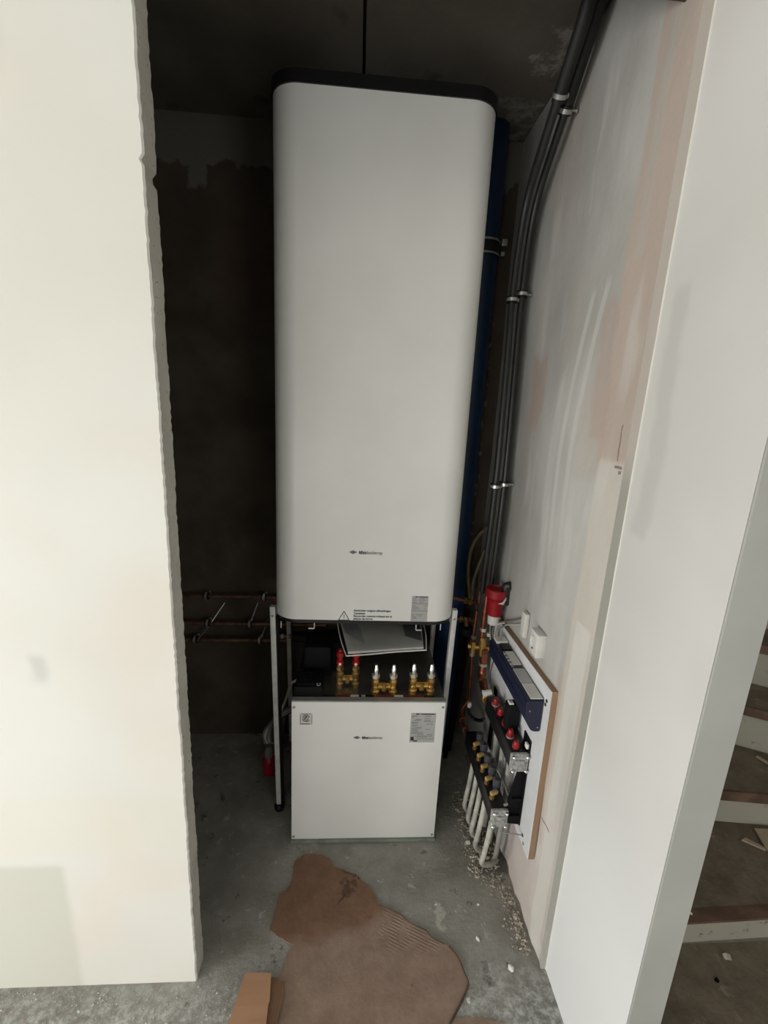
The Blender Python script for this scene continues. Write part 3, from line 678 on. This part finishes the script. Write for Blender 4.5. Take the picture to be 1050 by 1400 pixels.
put('lid_line', B((.4465, .97, .6755), (.4475, 1.26, .677)), M_black, ct, smooth=False)
for x, z in ((.462, .668), (.488, .62)): put('screw', Lt((x, .962, z), (0, -1, 0), [(0, .0022), (.001, .002)], 10), M_edge, ct)
cw = thing('wire_loops', (.50, 1.32, .70), 'tangle of grey wires looping from the red cap to the controller', 'cable')
for k, pts in enumerate(([(.500, 1.31, .735), (.488, 1.36, .70), (.486, 1.36, .66), (.482, 1.31, .655), (.476, 1.27, .705)],
                         [(.500, 1.30, .740), (.484, 1.33, .715), (.484, 1.33, .67), (.480, 1.29, .672), (.474, 1.262, .709)],
                         [(.500, 1.29, .735), (.486, 1.30, .72), (.482, 1.29, .69), (.476, 1.255, .709)],
                         [(.498, 1.34, .735), (.486, 1.39, .69), (.486, 1.38, .64), (.484, 1.33, .635), (.474, 1.272, .698)],
                         [(.514, 1.19, .815), (.506, 1.25, .775), (.500, 1.30, .745), (.490, 1.34, .72)],
                         [(.513, 1.18, .80), (.507, 1.22, .775), (.500, 1.29, .738)])):
    put('wire', T(pts, .0028, 8), M_cable if k % 2 else M_dcable, cw)
# wall boxes
for nm, (y0, y1, z0, z1, x0), lb in (('junction_box', (1.155, 1.185, .765, .840, .503), 'slim white junction box on the right wall above the board'),
                                 ('socket_box', (1.035, 1.085, .772, .838, .492), 'square white wall socket box on the right wall')):
    o = thing(nm, (x0, (y0+y1)/2, z0), lb, 'socket')
    put('housing', B((x0, y0, z0), (.516, y1, z1), .002), M_socket, o)
    if nm == 'socket_box':
        p = put('round_insert', Lt((x0, (y0+y1)/2, (z0+z1)/2), (-1, 0, 0), [(0, .020), (.002, .020), (.002, .016), (.0005, .0155)], 20), M_socket, o)
        put('pin_hole', Lt((x0-.0005, (y0+y1)/2, z0+.018), (-1, 0, 0), [(0, .003), (.002, .003)], 10), M_ink, p)
# manifolds
def manifold(name, x0, x1, z0, z1, yf, yb, lab):
    o = thing(name, ((x0+x1)/2, (yf+yb)/2, z0), lab, 'manifold')
    xm, zm = (x0+x1)/2, (z0+z1)/2
    put('bar', B((x0+.001, yf+.006, z0+.004), (x1-.001, yb, z1-.002), .004), M_black, o)
    cap = put('end_cap', B((x0-.001, yf-.006, z0), (x1+.001, yf+.005, z1-.002), .004), M_capg, o)
    put('cap_face', B((x0+.012, yf-.010, z0+.018), (x1-.012, yf-.005, z1-.020), .0015), M_capg, cap)
    for x in (x0+.006, x1-.006):
        for z in (z0+.006, z1-.009):
            put('bolt', Lt((x, yf-.006, z), (0, -1, 0), [(0, .0042), (.006, .0042), (.008, .0025)], 10), M_chrome, cap)
    return o
um = manifold('supply_manifold', .4445, .4935, .4525, .512, 1.000, 1.245, 'upper black heating manifold with red caps and clear end cap')
for k, y in enumerate((1.199, 1.151, 1.106, 1.061, 1.016)):
    p = put('valve_base', Lt((.462, y, .510), (0, 0, 1), [(0, .0115), (.004, .0115)], 16), M_nut if k in (0, 3) else M_dblack, um)
    put('red_cap', Lt((.462, y, .514), (0, 0, 1), [(0, .010), (.010, .0095), (.013, .007), (.020, .0065), (.0215, .004)], 12), M_red, p)
put('union', Lt((.463, 1.245, .484), (0, 1, 0), [(0, .019), (.016, .019), (.018, .0225), (.032, .0225), (.034, .016), (.05, .016)], 16), M_brass, um)
put('valve_handle', Lt((.440, 1.262, .505), (1, 0, .15), [(0, .011), (.03, .011), (.034, .006)], 14), M_chip, um)
lm = manifold('return_manifold', .410, .4575, .268, .327, 1.000, 1.310, 'lower black heating manifold with flow meters and clear end cap')
for k, y in enumerate((1.245, 1.199, 1.151, 1.106, 1.060)):
    p = put('actuator', Lt((.441, y, .325), (0, 0, 1), [(0, .010), (.014, .010), (.015, .0115), (.023, .0115)], 16), M_bknob, lm)
    put('actuator_cap', Lt((.441, y, .348), (0, 0, 1), [(0, .0125), (.020, .0120), (.022, .010), (.0205, .007), (.019, .003)], 18), M_gknob, p)
for k, y in enumerate((1.227, 1.179, 1.134, 1.088, 1.036)):
    p = put('flow_meter', Lt((.421, y, .325), (0, 0, 1), [(0, .008), (.006, .008), (.007, .006), (.020, .006)], 12), M_dbrass, lm)
    put('meter_arm', B((.414, y-.006, .338), (.438, y+.005, .349), .0025, rot=Matrix.Rotation(.35, 3, 'Z'), piv=(.424, y, .34)), M_ymeter, p)
put('bracket_fork', T([(.448, 1.012, .325), (.4960, 1.014, .341)], .004, 8, 0), M_edge, lm)
# dark steel bracket holding both manifolds
bt = thing('manifold_bracket', (.49, 1.02, .28), 'black steel bracket behind the two manifold ends on the board', 'bracket')
put('upright', B((.4935, .998, .268), (.4972, 1.045, .545), .0015), M_dblack, bt)
bm = bmesh.new(); prism(bm, [(.4972, .262), (.4972, .452), (.478, .452), (.466, .39), (.459, .345), (.459, .268)], 1, 1.008, 1.016); box(bm, (.462, 1.000, .290), (.4972, 1.010, .300)); box(bm, (.466, 1.000, .350), (.4972, 1.010, .358)); put('web', bm, M_dblack, bt, smooth=False)
put('lug', B((.486, 1.002, .518), (.4935, 1.016, .533), .002), M_chip, bt)
for y in (1.285,): put('upright', B((.4935, y, .268), (.4972, y+.03, .50), .0015), M_dblack, bt)
an = tag(put('actuator_head', B((.452, 1.075, .515), (.492, 1.108, .600), .008), M_dblack), 'black actuator head standing between red caps and controller', 'actuator')
put('grip', B((.457, 1.080, .598), (.470, 1.098, .604), .001), M_chip, an)
# heating hoses from the manifolds into the floor
heads = [(.424, 1.235), (.424, 1.185), (.424, 1.138), (.424, 1.090), (.430, 1.035)]
foots = [(.447, 1.305), (.454, 1.250), (.462, 1.198), (.470, 1.150), (.497, 1.118)]
names = ['farthest of the five', 'second farthest of the five', 'middle one of the five', 'second nearest of the five', 'nearest of the five']
for (hx, hy), (fx, fy), nm in zip(heads, foots, names):
    pts = [(hx, hy, .266), (hx-.006, hy-.004, .20), (hx-.012, hy-.002, .13), (hx-.008, hy+.016, .07), (hx*.5+fx*.5, hy*.4+fy*.6, .022), (fx-.004, fy-.002, -.004), (fx, fy, -.03)]
    tag(put('heating_hose', T(pts, .0075, 12), M_hose), 'white heating hose under the lower manifold, ' + nm, 'hose', 'white hoses under the lower manifold')
names = ['farthest of three', 'middle of three', 'nearest of three']
for (y, nm) in zip((1.19, 1.13, 1.07), names):
    tag(put('heating_hose', T([(.474, y, .452), (.476, y+.004, .38), (.480, y+.01, .25), (.486, y+.03, .10), (.49, y+.05, -.01)], .0078, 12), M_ghose),
        'grey heating hose dropping behind from the upper manifold, ' + nm, 'hose', 'grey hoses from the upper manifold')
tag(put('probe_wire', T([(.447, 1.12, .362), (.458, 1.085, .355), (.472, 1.05, .325), (.480, 1.03, .30)], .002, 8), M_edge), 'thin grey probe wire crossing in front of flow meters', 'wire')
tag(put('capillary_wire', T([(.456, 1.24, .65), (.445, 1.225, .60), (.450, 1.20, .55), (.470, 1.17, .535), (.482, 1.15, .56)], .0016, 8), M_black), 'thin black wire hanging from the controller to the upper manifold', 'wire')
tag(put('bleed_valve', Lt((.425, 1.345, .395), (0, -.3, 1), [(0, .007), (.012, .008), (.02, .004)], 10), M_chip), 'tiny white bleed valve between the manifolds at the back', 'valve')
tag(put('black_hose', T([(.425, 1.352, .396), (.432, 1.36, .36), (.45, 1.36, .335), (.466, 1.33, .35), (.462, 1.29, .39)], .006, 10), M_black), 'black hose loop at the back between both manifolds', 'hose')

# ------------------------------------------------------------------ floor: cardboard, rubble
sheet_pts = [(-0.151,1.124),(-0.122,1.144),(-0.065,1.141),(-0.04,1.126),(-0.028,1.104),(-0.0,1.094),(0.035,1.079),(0.052,1.069),(0.082,1.042),(0.102,1.014),(0.109,0.989),(0.138,0.977),(0.162,0.965),(0.18,0.953),(0.198,0.939),(0.233,0.924),(0.248,0.903),(0.282,0.889),(0.296,0.881),(0.314,0.851),(0.322,0.822),(0.325,0.8),(0.304,0.77),(0.283,0.75),(0.262,0.728),(.24,.69),(.20,.62),(.12,.56),(-.02,.54),(-.11,.60),(-0.134,0.70),(-0.14,0.744),(-0.157,0.793),(-0.149,0.829),(-0.14,0.854),(-0.135,0.887),(-0.12,0.897),(-0.168,0.919),(-0.192,0.935),(-0.189,0.951),(-0.18,1.026),(-0.16,1.041),(-0.15,1.063)]
def flat(pts, th, m, name, jit=.0016, z0=0):
    P = []
    for i, p in enumerate(pts):
        q = pts[(i+1) % len(pts)]
        for k in range(7):
            u = k/7; P.append((p[0]*(1-u)+q[0]*u + R.uniform(-jit, jit), p[1]*(1-u)+q[1]*u + R.uniform(-jit, jit)))
    bm = bmesh.new(); prism(bm, P, 2, z0, z0+th)
    return put(name, bm, m, smooth=False)
cs = tag(flat(sheet_pts, .0028, M_board, 'cardboard_sheet'), 'large torn sheet of brown damp cardboard lying flat on the floor', 'cardboard')
for nm, pts, r_ in (('raised_edge', [(.294, .883), (.312, .852), (.322, .822), (.325, .800), (.304, .770), (.283, .750), (.262, .728)], .0028),
                ('raised_edge', [(.109, .989), (.138, .977), (.162, .965), (.18, .953), (.198, .939), (.233, .924), (.25, .905), (.282, .889)], .0015)):
    o = put(nm, T([(x + R.uniform(-.002, .002), y + R.uniform(-.002, .002), .003) for x, y in pts], r_, 8, 6), M_shade_twig, cs)  # edge strip carries the shadow beneath it as dark colour
tag(flat([(.252, .722), (.262, .733), (.278, .738), (.31, .742), (.336, .739), (.361, .733), (.394, .727), (.43, .70), (.43, .62), (.30, .60), (.25, .66)], .003, M_board, 'cardboard_scrap'), 'brown cardboard scrap at the lower frame edge, right of the sheet', 'cardboard')
cf = thing('cardboard_flap', (-.20, .77, 0), 'bright brown folded cardboard flap lying left of the large sheet', 'cardboard')
bm = bmesh.new(); prism(bm, [(-.232, .832), (-.168, .830), (-.1615, .775), (-.164, .772), (-.160, .70), (-.158, .60), (-.262, .60), (-.248, .74)], 2, .014, .018); put('top_flap', bm, M_flap, cf, smooth=False)
bm = bmesh.new(); prism(bm, [(-.226, .826), (-.172, .825), (-.168, .60), (-.25, .60)], 2, .0005, .0138); put('core', bm, M_flapd, cf, smooth=False)
bm = bmesh.new(); prism(bm, [(-.1675, .828), (-.136, .818), (-.134, .790), (-.140, .74), (-.146, .60), (-.1675, .60)], 2, .003, .008); put('side_flap', bm, M_flapd, cf, smooth=False)
bm = T([(-.137, .817, .008), (-.134, .790, .009), (-.140, .742, .008), (-.146, .60, .008)], .0022, 8, 4); put('fold_edge', bm, M_flapd, cf)
# rubble strewn along the right wall
def chip_bm(bm, x, y, z, s):
    vs = [bm.verts.new((x+s*R.uniform(-1, 1), y+s*R.uniform(-1, 1), z)) for _ in range(4)]
    bmesh.ops.delete(bm, geom=vs, context='VERTS')
    r = bmesh.ops.create_icosphere(bm, subdivisions=1, radius=s, matrix=Matrix.Translation((x, y, z+s*.35)) @ Matrix.Rotation(R.uniform(0, 6), 4, 'Z') @ Matrix.Diagonal((R.uniform(.6, 1.5), R.uniform(.5, 1.1), R.uniform(.35, .8), 1)))
    for v in r['verts']: v.co += Vector((R.uniform(-.3, .3), R.uniform(-.3, .3), R.uniform(-.2, .2)))*s
bm = bmesh.new()
for k in range(1500):
    y = .86 + .52*R.random()**.9
    edge = .512 - (.045 if y > 1.02 else .0)*R.random() - abs(R.gauss(0, .020 if y < 1.05 else .03))
    if y > 1.06: edge = R.choice([.415, .42, .43])+R.gauss(0, .013) if R.random() < .55 else edge
    chip_bm(bm, min(edge, .511), y, 0, R.choice([.0008, .0012, .0016, .0022, .003, .0042]))
for k in range(260): chip_bm(bm, R.uniform(-.55, .5), R.uniform(.62, 1.2), 0, R.choice([.0006, .0009, .0012]))
tag(put('rubble', bm, M_rubble, smooth=False), 'crumbled plaster grit strewn on the floor along the right wall', 'rubble', kind='stuff')
bm = bmesh.new()
for k in range(500):
    x = R.uniform(-.95, -.33) if R.random() < .8 else R.uniform(-.33, -.2); y = R.uniform(.70, .822)
    chip_bm(bm, x, y, 0, R.choice([.0008, .0011, .0015, .0022]))
tag(put('plaster_grit', bm, simple('light_grit', (.55, .56, .54), .9, var=.35, sc=60), smooth=False), 'light grit scattered before the foot of the cream partition', 'rubble', kind='stuff')
spots = [((.375, .898), .005, M_chip, 'white plaster chip on the floor right of the cardboard bump'), ((.400, .985), .0042, M_chip, 'round white pebble on bare floor before the manifold hoses'),
         ((.486, .873), .0045, M_chip, 'white chip at the foot of the right wall corner'), ((.445, .832), .0085, M_chip, 'largest white chip, oval, near the wall corner'),
         ((.318, .772), .007, M_wlabel, 'pale flat flake beside the rounded cardboard edge'), ((.275, .988), .004, M_chip, 'small pale crumb above the whitish floor smear'),
         ((-.438, 1.357), .012, M_stone, 'grey stone far back in the dark left corner'), ((-.476, 1.276), .009, M_stone, 'grey lump on the dark floor nearer the partition'),
         ((.415, 1.175), .008, M_chip, 'broken pale plaster lump before the white hoses'), ((.418, 1.235), .009, M_rubble, 'beige plaster lump behind the other by the hoses'),
         ((.05, 1.066), .0035, M_dblack, 'dark pebble on the upper edge of the cardboard'), ((-.385, 1.02), .004, M_stone, 'tiny dark stone in the left closet floor shade')]
for (xy, s_, mm, lb) in spots:
    bm = bmesh.new(); chip_bm(bm, 0, 0, 0, s_); o = put('chip', bm, mm, smooth=False, loc=(xy[0], xy[1], .0028 if lb.startswith('dark pebble') else 0)); tag(o, lb, 'chip')
tag(put('twig', T([(-.012, .992, .004), (.006, 1.012, .005), (.022, 1.028, .005), (.035, 1.036, .004)], .0016, 6), M_shade_twig), 'short dark twig on the cardboard sheet', 'twig')
tag(put('twig', T([(.0, 1.088, .004), (.02, 1.080, .005), (.045, 1.074, .004)], .0012, 6), M_shade_twig), 'tiny dark splinter at the top edge of the cardboard sheet', 'twig')

# ------------------------------------------------------------------ stairs at the far right
stp = thing('staircase', (1.3, 1.2, 0), 'dusty brown stair with white risers climbing behind the right wall end', 'stairs')
lines = [((.62, .868), (1.204, .883), (2.1, .885)), ((.62, 1.252), (1.275, 1.172), (1.45, 1.152), (2.2, .94)), ((.62, 1.86), (1.481, 1.367), (2.2, .985)), ((.62, 2.06), (1.629, 1.50), (2.25, 1.12)),
         ((.62, 2.25), (1.72, 1.66), (2.28, 1.28)), ((.9, 2.28), (1.80, 1.83), (2.28, 1.50))]
zs = [0, .080, .217, .390, .565, .740, .915]
for i, L in enumerate(lines):
    z0, z1 = zs[i], zs[i+1]
    th = .006 if i == 0 else .035
    # riser
    bm = bmesh.new(); P = [(p[0], p[1]) for p in L] + [(p[0]+.004, p[1]+.015) for p in reversed(L)]
    prism(bm, P, 2, z0, z1-th); put('riser', bm, M_riser, stp, smooth=False)
    # tread reaching back to the next riser
    N = lines[i+1] if i+1 < len(lines) else tuple((p[0]+.05, min(2.29, p[1]+.25)) for p in L)
    ov = .0 if i == 0 else .012
    bm = bmesh.new(); P = [(p[0], p[1]-ov) for p in L] + [(p[0], p[1]+.014) for p in reversed(N)]
    prism(bm, P, 2, z1-th, z1); td = put('tread', bm, M_tread, stp, smooth=False)
    bm = bmesh.new()
    P = [(p[0], p[1]-ov-.006) for p in L] + [(p[0], p[1]-ov+(.028 if i == 0 else .004)) for p in reversed(L)]
    prism(bm, P, 2, z1-th, z1+.001); put('nosing', bm, M_nose, td, smooth=False)
tag(put('wood_scrap', sheet([(1.375, 1.137, .0835), (1.349, 1.065, .0835), (1.352, 1.030, .0835), (1.46, 1.02, .0835), (1.45, 1.132, .0835)], .004), M_scrap, smooth=False), 'pale triangular wood scrap on the lowest stair tread', 'wood scrap')
tag(put('wood_scrap', sheet([(1.295, 1.098, .0825), (1.345, 1.062, .0825), (1.350, 1.070, .0825), (1.315, 1.105, .0825)], .005), M_scrap, smooth=False), 'narrow pale splinter beside the triangular scrap on the tread', 'wood scrap')
tag(put('wood_scrap', sheet([(1.498, 1.301, .219), (1.53, 1.225, .219), (1.54, 1.228, .219), (1.508, 1.304, .219)], .006), M_scrap, smooth=False), 'pale stick lying on the second stair tread', 'wood scrap')
for (x, y, z, s_, mm, lb) in ((1.00, .955, .081, .007, M_dblack, 'black crumb on the lowest stair tread'), (1.04, .838, 0, .014, M_rubble, 'grey stone on the dusty floor before the stair'),
                              (.975, .79, 0, .009, M_dblack, 'dark crumb on the dusty floor before the stair'), (.965, .893, .081, .0045, M_chip, 'white speck on the front of the lowest tread')):
    bm = bmesh.new(); chip_bm(bm, 0, 0, 0, s_); tag(put('chip', bm, mm, smooth=False, loc=(x, y, z)), lb, 'chip')
tag(put('dust_layer', B((.60, .30, 0), (2.25, .872, .0012)), M_tread, smooth=False), 'brown dust layer covering the floor before the stair', 'dust', kind='stuff')
